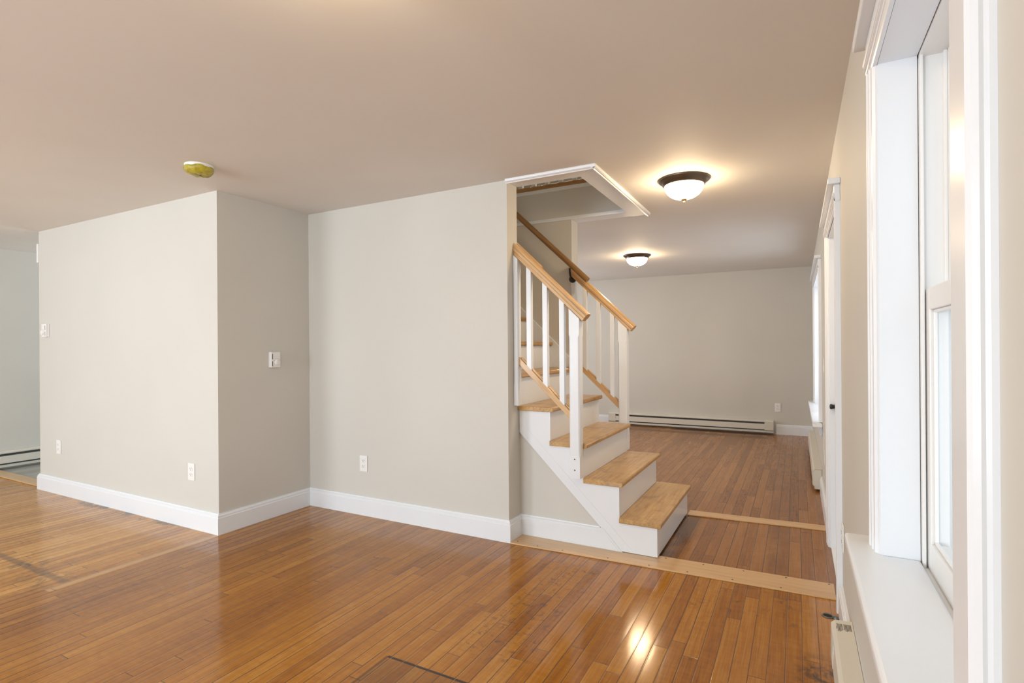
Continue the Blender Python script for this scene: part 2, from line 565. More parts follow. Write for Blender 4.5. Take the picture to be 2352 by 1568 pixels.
# right wall with window, door and far window openings
W1 = (0.735, 1.455, 0.705, 1.835)
DR = (2.87, 3.67, 0.0, 1.840)
W2 = (5.04, 6.62, 0.555, 1.820)
XT = XR + 0.20
wr = []
W0 = (-2.2, -0.8, 0.7, 1.9)  # unseen opening added for the fill behind the camera
ys = [YR, W0[0], W0[1], W1[0], W1[1], DR[0], DR[1], W2[0], W2[1], YE + 0.12]
for k in (0, 2, 4, 6, 8):
    wr.append((XR, XT, ys[k], ys[k + 1], 0, H))
for w in (W0, W1, DR, W2):
    if w[2] > 0:
        wr.append((XR, XT, w[0], w[1], 0, w[2]))
    wr.append((XR, XT, w[0], w[1], w[3], H))
wall_right = struct_box('wall_right', WALL, *wr, label='beige wall on the right with windows and a door', cat='wall')


def patch(bm):
    """spackle smears between the door and the far window"""
    for (y, z, ry, rz) in ((4.62, 0.50, 0.05, 0.05), (4.64, 0.42, 0.06, 0.06), (4.60, 0.35, 0.05, 0.05), (4.63, 1.02, 0.10, 0.035), (4.58, 1.07, 0.06, 0.03)):
        n = 14
        ring0, ring1 = [], []
        for k in range(n):
            a = 2 * math.pi * k / n
            s = 1 + random.uniform(-0.15, 0.15)
            ring0.append((XR + 0.0005, y + ry * s * math.cos(a), z + rz * s * math.sin(a)))
            ring1.append((XR - 0.0015, y + ry * s * 0.85 * math.cos(a), z + rz * s * 0.85 * math.sin(a)))
        sweep(bm, [ring0, ring1])


obj('spackle_patch', patch, CAULK, wall_right, label='white spackle smears on the beige wall')

# upstairs landing glimpsed through the opening
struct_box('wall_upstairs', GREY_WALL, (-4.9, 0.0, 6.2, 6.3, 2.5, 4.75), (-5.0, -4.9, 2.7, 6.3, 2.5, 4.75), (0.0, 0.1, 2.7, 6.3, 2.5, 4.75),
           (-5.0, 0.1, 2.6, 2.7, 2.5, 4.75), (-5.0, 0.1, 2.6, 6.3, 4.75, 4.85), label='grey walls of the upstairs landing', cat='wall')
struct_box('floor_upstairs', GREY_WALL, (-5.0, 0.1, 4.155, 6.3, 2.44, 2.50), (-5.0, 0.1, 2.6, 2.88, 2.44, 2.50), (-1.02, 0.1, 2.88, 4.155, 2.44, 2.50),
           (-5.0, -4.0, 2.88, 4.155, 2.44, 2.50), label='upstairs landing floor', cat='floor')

# ------------------------------------------------------------------ baseboards
BP = [(0, 0), (0.018, 0), (0.018, 0.106), (0.0145, 0.110), (0.0145, 0.121), (0.008, 0.126), (0.007, 0.133), (0, 0.133)]


def bb_run(bm, a, b, n, m0=0.0, m1=0.0):
    """baseboard from a to b (xy on the wall face), n = outward normal, mitre growth at each end"""
    a, b, n = Vector((*a, 0)), Vector((*b, 0)), Vector((*n, 0))
    d = (b - a).normalized()
    r0 = [tuple(a + n * t - d * (m0 * t) + Vector((0, 0, z))) for t, z in BP]
    r1 = [tuple(b + n * t + d * (m1 * t) + Vector((0, 0, z))) for t, z in BP]
    sweep(bm, [r0, r1])


structure(obj('baseboard_front', lambda bm: (bb_run(bm, (XL, YA), (XA, YA), (0, -1), 1, 1), bb_run(bm, (XL, YA + 0.125), (XL, YA), (-1, 0), 0, 1)), TRIM), 'white baseboard along the long left wall', 'baseboard')
structure(obj('baseboard_return', lambda bm: bb_run(bm, (XA, YA), (XA, YB), (1, 0), 1, -1), TRIM), 'white baseboard under the thermostat wall', 'baseboard')
structure(obj('baseboard_stair', lambda bm: (bb_run(bm, (XA, YB), (XB, YB), (0, -1), -1, 1), bb_run(bm, (XB, YB), (XB, 3.040), (1, 0), 1, -1)), TRIM), 'white baseboard along the wall beside the stairs', 'baseboard')


def bb_stair(bm):
    dx = 0.125
    lo = [(XB + t, 3.040 - t, z) for t, z in BP]
    hi = [(-0.897 - dx * z / 0.133, 3.040 - t, z) for t, z in BP]
    sweep(bm, [lo, hi])
    # raised return moulding running down beside the stringer
    for o0, o1, t in ((0.0, 0.012, 0.0195), (0.016, 0.028, 0.0195)):
        sweep(bm, [[(-0.896 - o0, 3.041, 0), (-0.896 - o1, 3.041, 0), (-0.896 - o1, 3.040 - t, 0), (-0.896 - o0, 3.040 - t, 0)],
                   [(-1.021 - o0, 3.041, 0.133), (-1.021 - o1, 3.041, 0.128), (-1.021 - o1, 3.040 - t, 0.128), (-1.021 - o0, 3.040 - t, 0.133)]])


structure(obj('baseboard_under_stair', bb_stair, TRIM), 'white baseboard under the open stairs, cut to the stringer', 'baseboard')
structure(obj('baseboard_back', lambda bm: (bb_run(bm, (-0.26, YE), (XR, YE), (0, -1)), bb_run(bm, (-4.2, YE), (-2.57, YE), (0, -1))), TRIM), 'white baseboard either side of the far heater', 'baseboard')
structure(obj('baseboard_right', lambda bm: (bb_run(bm, (XR, 2.765), (XR, 2.30), (-1, 0)), bb_run(bm, (XR, 5.0), (XR, 3.785), (-1, 0)), bb_run(bm, (XR, YE), (XR, 7.3), (-1, 0))), TRIM), 'white baseboard pieces along the right wall', 'baseboard')

# ------------------------------------------------------------------ thresholds


def quad_prism(bm, pts, z0, z1):
    sweep(bm, [[(x, y, z0) for x, y in pts], [(x, y, z1) for x, y in pts]])


t1 = thing('floor_threshold', (-0.7, 2.95, 0), 'wide pale wood threshold board at the foot of the stairs', 'threshold', 'pale wood threshold strips')
obj('board', lambda bm: quad_prism(bm, [(-1.553, 2.858), (0.152, 2.918), (0.152, 3.098), (-0.885, 3.060), (-0.885, 3.021), (-1.553, 3.021)], 0.0, 0.008), OAK, t1, bevel=0.002)


for x, y in ((-1.52, 2.90), (-1.38, 2.885), (-1.22, 2.89), (-0.95, 2.90), (-0.72, 2.905), (-0.52, 2.912), (-0.30, 2.92), (-0.08, 2.93), (-0.66, 3.045), (-0.46, 3.05), (-0.26, 3.06), (-0.06, 3.07), (0.13, 3.08)):
    obj('nail_head', lambda bm, x=x, y=y: lathe(bm, [(0.0, 0.0082), (0.0045, 0.0085), (0.0045, 0.0078)], (x, y, 0), segs=10), SLOT, t1)
t2 = thing('floor_threshold', (-0.28, 3.98, 0), 'narrower pale wood threshold strip behind the bottom step', 'threshold', 'pale wood threshold strips')
obj('board', lambda bm: quad_prism(bm, [(-0.695, 3.905), (0.152, 3.975), (0.152, 4.075), (-0.695, 4.02)], 0.0, 0.008), OAK, t2, bevel=0.002)
t3 = thing('floor_threshold', (-6.4, 2.2, 0), 'pale wood threshold strip in front of the grey floor on the left', 'threshold', 'pale wood threshold strips')
obj('board', lambda bm: box(bm, XO, -5.83, 2.165, 2.275, 0.0, 0.014), OAK, t3, bevel=0.004)

# ------------------------------------------------------------------ staircase
RISE, RUN, X1 = 0.206, 0.217, -0.700
ST = thing('staircase', (-1.3, 3.48, 0), 'white staircase with stained pine treads rising to the left', 'staircase')
SY0, SY1 = 3.025, 3.930          # outer faces of the open stringers


def rx(k):
    return X1 - (k - 1) * RUN


NWL, NWR = -1.198, -1.132        # newel post span in x
for k in range(1, 13):
    x0 = rx(k) + 0.024
    x1 = rx(k + 1) + 0.0
    zt = k * RISE
    ya, yb = (SY0 - 0.020, SY1 + 0.022) if k <= 4 else (YW + 0.002, YF - 0.022)
    if k == 4:
        xm = XB + 0.002

    def tread(bm, x0=x0, x1=x1, zt=zt, ya=ya, yb=yb, k=k):
        t = 0.029
        # rounded nose outline in XZ, then swept in Y
        nose = [(x0 - 0.006, zt), (x0 - 0.002, zt - 0.003), (x0, zt - 0.009), (x0, zt - t + 0.008), (x0 - 0.003, zt - t + 0.002), (x0 - 0.008, zt - t)]
        pts = [(x1, zt)] + nose + [(x1, zt - t)]
        if k != 3:
            prism(bm, pts, 'Y', ya, yb)
        else:
            # notched around the two newel posts
            prism(bm, pts, 'Y', SY0 + 0.001, SY1 - 0.001)
            e0 = [(NWR + 0.001, zt)] + nose + [(NWR + 0.001, zt - t)]
            e1 = [(x1, zt), (NWL - 0.001, zt), (NWL - 0.001, zt - t), (x1, zt - t)]
            for q in (e0, e1):
                prism(bm, q, 'Y', ya, SY0 + 0.001)
                prism(bm, q, 'Y', SY1 - 0.001, yb)
    obj('tread', tread, TREAD, ST, bevel=0.003 if k != 3 else 0.0)
    y0r, y1r = (SY0 - 0.005, SY1 + 0.005) if k <= 4 else (YW + 0.002, YF - 0.022)
    zb = (k - 1) * RISE + (0.012 if k == 1 else 0.0)

    def riser(bm, k=k, y0r=y0r, y1r=y1r, zb=zb):
        box(bm, rx(k) - 0.018, rx(k), y0r, y1r, zb, k * RISE - 0.029)
    obj('riser', riser, TRIM, ST, bevel=0.0015)


def stringer_pts():
    """sawtooth outline of the open stringer in XZ"""
    pts = [(X1 - 0.001, 0.010)]
    for k in range(1, 5):
        pts.append((rx(k) - 0.001, k * RISE - 0.029))
        pts.append((rx(k + 1) - (0.001 if k < 4 else 0.0), k * RISE - 0.029))
    pts.append((rx(5), 0.655))
    pts.append((-0.908, 0.010))
    return pts


def diag_band():
    """lower board of the stringer"""
    return [(rx(5), 0.655), (rx(5), 0.735), (-0.83, 0.010), (-0.908, 0.010)]


for (ya, yb, yc) in ((SY0, SY0 + 0.0145, SY0 - 0.0015), (SY1 - 0.016, SY1, SY1 + 0.0015)):
    s_ = obj('stringer', lambda bm, ya=ya, yb=yb: prism(bm, stringer_pts(), 'Y', ya, yb), TRIM, ST)
    obj('stringer_band', lambda bm, ya=ya, yb=yb, yc=yc: prism(bm, diag_band(), 'Y', min(yc, ya), max(yb, yc)), TRIM, s_, bevel=0.001)


def skirt(bm):
    def top(x):
        return 1.100 + 0.9493 * (-1.60 - x)
    prism(bm, [(-1.602, 0.80), (-1.602, top(-1.602)), (-3.30, top(-3.30)), (-3.30, top(-3.30) - 0.45)], 'Y', YF - 0.021, YF - 0.001)


obj('skirt_board', skirt, TRIM, ST, bevel=0.002)

# ------------------------------------------------------------------ stair railings
SL = 0.9456
DL = math.sqrt(1 + SL * SL)
DX, DZ = 1 / DL, -SL / DL        # down-slope direction
NX, NZ = SL / DL, 1 / DL         # upward normal


def rail_profile(w, t):
    """moulded handrail section: (across y, along the normal)"""
    h = w / 2
    return [(-h * 0.55, 0), (h * 0.55, 0), (h * 0.85, -t * 0.10), (h * 0.88, -t * 0.28), (h, -t * 0.34), (h, -t * 0.62), (h * 0.86, -t * 0.68), (h * 0.86, -t),
            (-h * 0.86, -t), (-h * 0.86, -t * 0.68), (-h, -t * 0.62), (-h, -t * 0.34), (-h * 0.88, -t * 0.28), (-h * 0.85, -t * 0.10)]


def slope_rail(bm, prof, yc, xs, zs, xe, plumb=True):
    """rail whose top line starts at (xs, zs) on a plumb cut and runs down to x = xe with a square cut"""
    r0, r1 = [], []
    Le = (xe - xs) / DX
    for y, n in prof:
        bx, bz = xs + NX * n, zs + NZ * n
        s = (xs - bx) / DX if plumb else 0.0
        r0.append((bx + DX * s, yc + y, bz + DZ * s))
        r1.append((bx + DX * Le, yc + y, bz + DZ * Le))
    sweep(bm, [r0, r1])


def post(bm, x0, x1, y0, y1, zb, ztop, slope=True, ch=0.008, block=0.11, footz=None):
    """square post, chamfered between a top block and a foot, top cut to the rail slope"""
    zt0 = ztop
    dz = -SL * (x1 - x0) if slope else 0.0
    fz = footz if footz is not None else 0.12

    def ring(c, z, top=False):
        p = [(x0 + c, y0), (x1 - c, y0), (x1, y0 + c), (x1, y1 - c), (x1 - c, y1), (x0 + c, y1), (x0, y1 - c), (x0, y0 + c)]
        return [(x, y, z + (dz * (x - x0) / (x1 - x0) if top else 0.0)) for x, y in p]
    s = 0.0012
    sweep(bm, [ring(s, zb), ring(s, zb + fz), ring(ch, zb + fz + 0.018), ring(ch, zt0 + min(dz, 0) - block), ring(s, zt0 + min(dz, 0) - block + 0.02), ring(s, zt0, True)])


def railing(name, label, yc, yrail, xs, zs, xe, newel_y, newel_bottom, low_x0, low_z0, bal_y, half, wallx):
    R = thing(name, (-1.4, yc, newel_bottom), label, 'railing', 'stair railings')

    def ztop(x):
        return zs - SL * (x - xs)
    under = 0.055 * DL           # vertical thickness of the top rail
    obj('top_rail', lambda bm: slope_rail(bm, rail_profile(0.064, 0.055), yrail, xs, zs, xe), RAILWOOD, R, bevel=0.002)
    obj('newel_post', lambda bm: post(bm, NWL, NWR, newel_y[0], newel_y[1], newel_bottom, ztop(NWL) - under - 0.001), TRIM, R, bevel=0.001)
    obj('newel_post', lambda bm: post(bm, wallx, wallx + 0.032, half[0], half[1], half[2], ztop(wallx) - under - 0.001, ch=0.005, block=0.09), TRIM, R, bevel=0.001)

    def lowtop(x):
        return low_z0 - SL * (x - low_x0)
    t = 0.034

    def low(bm):
        r0, r1 = [], []
        for y, n in ((-0.017, 0), (0.017, 0), (0.017, -t), (-0.017, -t)):
            for (ring, xx) in ((r0, low_x0), (r1, NWL - 0.001)):
                ring.append((xx, bal_y + y, lowtop(xx) + n * DL))
        sweep(bm, [r0, r1])
    obj('bottom_rail', low, RAILWOOD, R, bevel=0.002)
    bx = (-1.484, -1.375, -1.265)
    for x in bx:
        def bal(bm, x=x):
            w, d = 0.032, 0.030
            r0, r1 = [], []
            for dx, dy in ((0, -d / 2), (w, -d / 2), (w, d / 2), (0, d / 2)):
                r0.append((x + dx, bal_y + dy - 0.004, lowtop(x + dx) - 0.001))
                r1.append((x + dx, bal_y + dy - 0.004, ztop(x + dx) - under + 0.001))
            sweep(bm, [r0, r1])
        obj('baluster', bal, TRIM, R, bevel=0.0015)

    def fillets(bm):
        edges = [low_x0 + 0.012] + [v for x in bx for v in (x - 0.001, x + 0.033)] + [NWL - 0.002]
        for a, b in zip(edges[0::2], edges[1::2]):
            if b - a < 0.01:
                continue
            r0 = [(a, bal_y + y, lowtop(a) + h) for y, h in ((-0.006, -0.001), (0.012, -0.001), (0.012, 0.012), (-0.006, 0.012))]
            r1 = [(b, bal_y + y, lowtop(b) + h) for y, h in ((-0.006, -0.001), (0.012, -0.001), (0.012, 0.012), (-0.006, 0.012))]
            sweep(bm, [r0, r1])
    obj('fillet_strip', fillets, RAILWOOD, R, bevel=0.002)
    return R


railing('stair_railing', 'near white stair railing with pine rails, fixed to the wall end', 2.985, 2.988, XB + 0.001, 1.853, -1.078,
        (2.953, 3.0185), 0.418, XB + 0.033, 1.134, 2.985, (2.953, 3.003, 0.832), XB + 0.001)
railing('stair_railing', 'far white stair railing with pine rails, on the side of the far room', 3.97, 3.985, -1.599, 1.848, -1.072,
        (3.9365, 4.008), 0.418, -1.566, 1.118, 3.970, (4.000, 4.046, 0.86), -1.599)


near_rail = bpy.data.objects['stair_railing']
for z in (0.468, 0.532):
    obj('nail_head', lambda bm, z=z: lathe(bm, [(0.0, -0.0008), (0.0042, -0.0006), (0.0042, 0.001)], (-1.165, 2.953, z), 'Y', 10), SLOT, near_rail)


# wall handrails
def round_rail(bm, yc, x0, z0, x1, r):
    n = 14
    rings = []
    for xx in (x0, x1):
        zz = z0 - SL * (xx - x0)
        rings.append([(xx + NX * r * math.sin(2 * math.pi * k / n), yc + r * math.cos(2 * math.pi * k / n), zz + NZ * r * math.sin(2 * math.pi * k / n)) for k in range(n)])
    sweep(bm, rings)


hr = thing('wall_handrail', (-1.63, YF, 1.735), 'brown round wooden handrail on the far stairwell wall with black bracket', 'handrail', 'wall handrails')
obj('rail', lambda bm: round_rail(bm, 3.91, -3.05, 3.245, -1.425, 0.022), HANDWOOD, hr, smooth=True)


def bracket(bm, xb, wy, sgn, yr, zc):
    lathe(bm, [(0.0, sgn * 0.012), (0.024, sgn * 0.010), (0.031, sgn * 0.004), (0.031, 0.0)], (xb, wy, zc), axis='Y', segs=24)
    pts = [Vector((xb, wy + sgn * 0.010, zc)), Vector((xb + 0.004, wy + sgn * 0.05, zc + 0.002)), Vector((xb + 0.006, yr - sgn * 0.01, zc + 0.03)), Vector((xb + 0.008, yr, zc + 0.075))]
    rings = []
    for k, p in enumerate(pts):
        rings.append([tuple(p + Vector((0.008 * math.cos(a), 0, 0)) + (Vector((0, 0, 0.008 * math.sin(a))) if k < 2 else Vector((0, -sgn * 0.008 * math.sin(a), 0)))) for a in [2 * math.pi * q / 10 for q in range(10)]])
    sweep(bm, rings)


obj('bracket', lambda bm: bracket(bm, -1.583, 4.000, -1, 3.915, 1.738), BLACK, hr, smooth=True)
hr2 = thing('wall_handrail', (-1.6, YW, 1.8), 'wooden handrail end showing behind the near railing, on the near stair wall', 'handrail', 'wall handrails')
obj('rail', lambda bm: round_rail(bm, 3.062, -3.05, 3.220, -1.43, 0.022), RAILWOOD, hr2, smooth=True)
obj('bracket', lambda bm: bracket(bm, -1.72, YW, 1, 3.062, 1.86), BLACK, hr2, smooth=True)

# ------------------------------------------------------------------ trim around the stairwell opening
TZ = H - 0.010
TW = structure(thing('trim_1', (-1.3, 3.5, H), 'white casing boards framing the stairwell opening in the ceiling', 'trim'))


def bead(bm, a, b, n):
    """rounded bead along a line under the ceiling, n = direction it grows"""
    prof = [(0.0, 0.0), (0.0, -0.022), (0.008, -0.024), (0.011, -0.018), (0.018, -0.018), (0.024, -0.013), (0.026, -0.006), (0.026, 0.0)]
    r0 = [(a[0] + n[0] * p, a[1] + n[1] * p, H + q) for p, q in prof]
    r1 = [(b[0] + n[0] * p, b[1] + n[1] * p, H + q) for p, q in prof]
    sweep(bm, [r0, r1])


obj('casing_board', lambda bm: box(bm, XB, XH, 2.884, 3.016, TZ, H + 0.03), TRIM, TW, bevel=0.001)
obj('casing_board', lambda bm: box(bm, XH, -1.020, 2.884, 4.140, TZ - 0.001, H + 0.03), TRIM, TW, bevel=0.001)
obj('casing_board', lambda bm: box(bm, -1.60, XH, 4.018, 4.156, TZ + 0.006, H + 0.003), TRIM, TW, bevel=0.001)
obj('bead_moulding', lambda bm: bead(bm, (XB, 2.884), (-0.996, 2.884), (0, -1)), TRIM, TW)
obj('bead_moulding', lambda bm: bead(bm, (-1.020, 2.860), (-1.020, 4.140), (1, 0)), TRIM, TW)
obj('bead_moulding', lambda bm: (box(bm, -3.3, XH, YF - 0.010, YF, H - 0.006, H + 0.022), box(bm, -3.3, XH, YF - 0.016, YF - 0.010, H - 0.006, H + 0.010)), TRIM, TW, bevel=0.002)
obj('landing_fascia', lambda bm: box(bm, -3.9, XH, YF - 0.006, YF, 2.466, 2.498), TRIM, TW, bevel=0.002)
obj('landing_nosing', lambda bm: box(bm, -3.9, XH, YF - 0.014, YF + 0.09, 2.498, 2.530), NOSEWOOD, TW, bevel=0.006, label='brown wooden nosing board')

UR = thing('landing_balustrade', (-2.2, 4.07, 2.532), 'white upstairs balusters glimpsed through the stairwell opening', 'railing')
for k in range(13):
    x = -1.235 - 0.122 * k

    def b_(bm, x=x):
        box(bm, x, x + 0.034, 4.044, 4.078, 2.530, 3.40)
    obj('baluster', b_, TRIM, UR, bevel=0.002)
obj('top_rail', lambda bm: box(bm, -2.9, -1.15, 4.035, 4.10, 3.40, 3.45), NOSEWOOD, UR, bevel=0.01)

# ------------------------------------------------------------------ window and door casings
CP = [(0.0, 0.0), (0.0, 0.020), (0.004, 0.024), (0.013, 0.024), (0.017, 0.019), (0.021, 0.018), (0.027, 0.022), (0.037, 0.022), (0.041, 0.017), (0.045, 0.016), (0.050, 0.019), (0.058, 0.018), (0.062, 0.012), (0.065, 0.010), (0.065, 0.0)]


CPF = [(0.0, 0.0), (0.0, 0.006), (0.0015, 0.010), (0.0, 0.014), (0.002, 0.020), (0.005, 0.024), (0.060, 0.0235), (0.064, 0.020), (0.065, 0.0)]


def side_casing(bm, y_out, y_in, z0, z1, top_mitre=False, CP=CP):
    s = (y_in - y_out) / 0.065
    r0 = [(XR - t, y_out + s * u, z0) for u, t in CP]
    r1 = [(XR - t, y_out + s * u, z1 + (0.065 - u if top_mitre else 0.0)) for u, t in CP]
    sweep(bm, [r0, r1])


def head_set(W, y_out0, y_out1, z, parent, board_h=0.072, cap_over=0.022):
    obj('head_board', lambda bm: box(bm, XR - 0.024, XR, y_out0, y_out1, z, z + board_h), TRIM, parent, bevel=0.002)
    prof = [(0.009, -0.007), (0.017, -0.007), (0.019, -0.003), (0.022, 0.0), (0.0245, 0.006), (0.028, 0.008), (0.028, 0.014), (0.0245, 0.016), (0.0245, 0.020), (0.028, 0.022), (0.030, 0.027), (0.028, 0.032), (0.0235, 0.034), (0.0235, 0.001), (0.009, 0.001)]
    obj('head_moulding', lambda bm: prism(bm, [(XR - t, z + h) for t, h in prof], 'Y', y_out0 - 0.002, y_out1 + 0.002), TRIM, parent)
    obj('head_cap', lambda bm: box(bm, XR - 0.048, XR, y_out0 - cap_over, y_out1 + cap_over, z + board_h, z + board_h + 0.026), TRIM, parent, bevel=0.003)


def window(name, W, label, c0, c1, stool, apron, units, meet, sash_x=0.243):
    y0, y1, z0, z1 = W
    P = structure(thing(name, (XR, (y0 + y1) / 2, z0), label, 'window'))
    obj('side_casing', lambda bm: side_casing(bm, y0 - c0, y0 + 0.004, z0 + 0.02, z1, CP=CPF if units == 1 else CP), TRIM, P)
    obj('side_casing', lambda bm: side_casing(bm, y1 + c1, y1 - 0.004, z0 + 0.02, z1), TRIM, P)
    head_set(W, y0 - c0, y1 + c1, z1, P)
    # jamb lining up to the sash frame
    jx = sash_x - 0.009

    def jamb(bm):
        box(bm, XR - 0.008, jx, y0, y0 + 0.006, z0, z1)
        box(bm, XR - 0.008, jx, y1 - 0.006, y1, z0, z1)
        box(bm, XR - 0.008, jx, y0, y1, z1 - 0.006, z1)
    obj('jamb', jamb, TRIM, P)
    # vinyl frame with tracks
    fx0, fx1 = jx + 0.002, XT - 0.02

    def frame(bm):
        for a, b in ((y0, y0 + 0.010), (y1 - 0.010, y1)):
            box(bm, fx0, fx1, a, b, z0, z1)
        box(bm, fx0, fx1, y0, y1, z1 - 0.012, z1)
        box(bm, fx0, fx1, y0, y1, z0 - 0.004, z0 + 0.012)
        for yy, s in ((y0 + 0.010, 1), (y1 - 0.010, -1)):
            for xx in (fx0, sash_x + 0.034, sash_x + 0.075):
                box(bm, xx, xx + 0.006, min(yy, yy + s * 0.012), max(yy, yy + s * 0.012), z0 + 0.01, z1 - 0.01)
    obj('frame', frame, PLASTIC, P, bevel=0.0012)
    span = (y1 - y0 - 0.02) / units
    for u in range(units):
        a, b = y0 + 0.011 + u * span, y0 + 0.009 + (u + 1) * span
        for kind in ('lower_sash', 'upper_sash'):
            x0 = sash_x + 0.002 if kind == 'lower_sash' else sash_x + 0.040
            x1 = x0 + 0.032
            za, zb = (z0 + 0.013, meet + 0.024) if kind == 'lower_sash' else (meet - 0.022, z1 - 0.012)
            st, rb, rt = 0.036, (0.060 if kind == 'lower_sash' else 0.042), (0.046 if kind == 'lower_sash' else 0.05)

            def sash(bm, a=a, b=b, x0=x0, x1=x1, za=za, zb=zb, st=st, rb=rb, rt=rt):
                box(bm, x0, x1, a, a + st, za, zb)
                box(bm, x0, x1, b - st, b, za, zb)
                box(bm, x0, x1, a + st, b - st, za, za + rb)
                box(bm, x0, x1, a + st, b - st, zb - rt, zb)
                # glazing bead
                i = 0.007
                for q in ((a + st, a + st + i, za + rb, zb - rt), (b - st - i, b - st, za + rb, zb - rt)):
                    box(bm, x0 + 0.006, x0 + 0.013, *q)
                box(bm, x0 + 0.006, x0 + 0.013, a + st, b - st, za + rb, za + rb + i)
                box(bm, x0 + 0.006, x0 + 0.013, a + st, b - st, zb - rt - i, zb - rt)
            s_ = obj(kind, sash, PLASTIC, P, bevel=0.002)
            obj('pane', lambda bm, a=a, b=b, x0=x0, za=za, zb=zb, st=st, rb=rb, rt=rt: box(bm, x0 + 0.014, x0 + 0.018, a + st - 0.003, b - st + 0.003, za + rb - 0.003, zb - rt + 0.003), GLASS, s_)
    sx, sa, sb, sz = stool
    obj('stool', lambda bm: quad_prism(bm, [(sx, sa), (XR - 0.001, sa), (XR - 0.001, y0 + 0.006), (jx + 0.001, y0 + 0.006), (jx + 0.001, y1 - 0.006), (XR - 0.001, y1 - 0.006), (XR - 0.001, sb), (sx, sb)], sz - 0.024, sz), TRIM, P, bevel=0.007, segs=3)
    if apron:
        obj('apron', lambda bm: box(bm, XR - 0.016, XR, y0 - c0 + 0.01, y1 + c1 - 0.01, sz - 0.024 - apron, sz - 0.024), TRIM, P, bevel=0.003)
    return P


window('window_1', W1, 'near white double-hung window at the right edge of the picture', 0.066, 0.064, (0.101, 0.62, 1.585, 0.727), 0.0, 1, 1.294)
window('window_2', W2, 'far white window beyond the door on the right wall', 0.095, 0.10, (0.100, 4.82, 6.86, 0.572), 0.085, 2, 1.19)

# door
D = structure(thing('door_1', (XR, 3.27, 0), 'white framed door in the right wall between the two windows', 'door'))
obj('side_casing', lambda bm: side_casing(bm, DR[0] - 0.09, DR[0] + 0.003, 0.0, DR[3]), TRIM, D)
obj('side_casing', lambda bm: side_casing(bm, DR[1] + 0.095, DR[1] - 0.003, 0.0, DR[3]), TRIM, D)
head_set(DR, DR[0] - 0.09, DR[1] + 0.095, DR[3], D)
obj('jamb', lambda bm: (box(bm, XR - 0.006, XR + 0.19, DR[0], DR[0] + 0.018, 0.0, DR[3]), box(bm, XR - 0.006, XR + 0.19, DR[1] - 0.018, DR[1], 0.0, DR[3]), box(bm, XR - 0.006, XR + 0.19, DR[0], DR[1], DR[3] - 0.018, DR[3])), TRIM, D, bevel=0.001)
slab = obj('door_panel', lambda bm: (box(bm, XR + 0.120, XR + 0.160, DR[0] + 0.019, DR[1] - 0.019, 0.012, DR[3] - 0.020), box(bm, XR + 0.114, XR + 0.122, DR[0] + 0.13, DR[1] - 0.13, 0.2, 0.75), box(bm, XR + 0.114, XR + 0.122, DR[0] + 0.13, DR[1] - 0.13, 0.92, 1.68)), TRIM, D, bevel=0.002)
obj('latch', lambda bm: (box(bm, XR + 0.020, XR + 0.050, DR[1] - 0.050, DR[1] - 0.018, 0.800, 0.850), lathe(bm, [(0.0, -0.038), (0.013, -0.036), (0.016, -0.028), (0.010, -0.018), (0.010, 0.0)], (XR + 0.030, DR[1] - 0.034, 0.836), 'X', 16)), BLACK, D, bevel=0.002, label='black latch keeper on the door jamb')
obj('sill', lambda bm: box(bm, XR - 0.004, XT, DR[0] + 0.018, DR[1] - 0.018, 0.0, 0.012), TRIM, D, bevel=0.002)

# ------------------------------------------------------------------ ceiling lamps


def lamp(loc, r, label):
    L = thing('ceiling_lamp', loc, label, 'lamp', 'flush ceiling lamps')
    obj('pan', lambda bm: lathe(bm, [(0.0, 0.0), (r, 0.0), (r, -0.008), (r * 0.97, -0.013), (r * 0.90, -0.020), (r * 0.84, -0.030), (r * 0.83, -0.036), (r * 0.80, -0.040), (r * 0.76, -0.040), (r * 0.76, -0.030), (0.0, -0.03)], loc, segs=64), BRONZE, L, smooth=True)
    prof = []
    rb, hb = r * 0.765, r * 0.56
    for k in range(13):
        a = math.pi / 2 * k / 12
        prof.append((rb * math.cos(a) ** 0.9 if k < 12 else 0.0, -0.036 - hb * math.sin(a)))
    obj('glass_bowl', lambda bm: lathe(bm, prof, loc, segs=64), BOWL, L, smooth=True)
    z = -0.036 - hb
    obj('finial', lambda bm: lathe(bm, [(0.0, z + 0.004), (0.017, z + 0.002), (0.019, z - 0.003), (0.010, z - 0.008), (0.005, z - 0.011), (0.005, z - 0.015), (0.0065, z - 0.019), (0.004, z - 0.023), (0.0, z - 0.024)], loc, segs=20), BRASS, L, smooth=True)
    return L


lamp1 = lamp((-0.613, 3.412, H), 0.152, 'lit bronze-rimmed ceiling lamp beside the stairwell opening, the nearer and larger one')
lamp2 = copy_thing(lamp1, (-1.597, 5.998, H), 0.0, 'lit bronze-rimmed ceiling lamp deeper in the far room, the smaller one')
lamp3 = copy_thing(lamp1, (-1.0, 0.88, H), 0.0, 'lit ceiling lamp just above the top edge of the picture')
dim = BOWL.copy()
dim.name = 'lit_frosted_glass_dim_bulb'
dim.node_tree.nodes['Principled BSDF'].inputs['Emission Strength'].default_value = 40.0
for ch in lamp3.children:
    if ch.name.startswith('glass_bowl'):
        ch.data = ch.data.copy()
        ch.data.materials[0] = dim

# ------------------------------------------------------------------ smoke detector
sc = (-2.948, 1.813, H)
SD = thing('smoke_detector', sc, 'round white smoke detector on the ceiling under a wrinkled yellow plastic cover', 'smoke detector')
obj('base', lambda bm: lathe(bm, [(0.0, 0.0), (0.072, 0.0), (0.072, -0.006), (0.069, -0.010), (0.069, -0.018), (0.0, -0.018)], sc, segs=40), PLASTIC, SD, smooth=True)


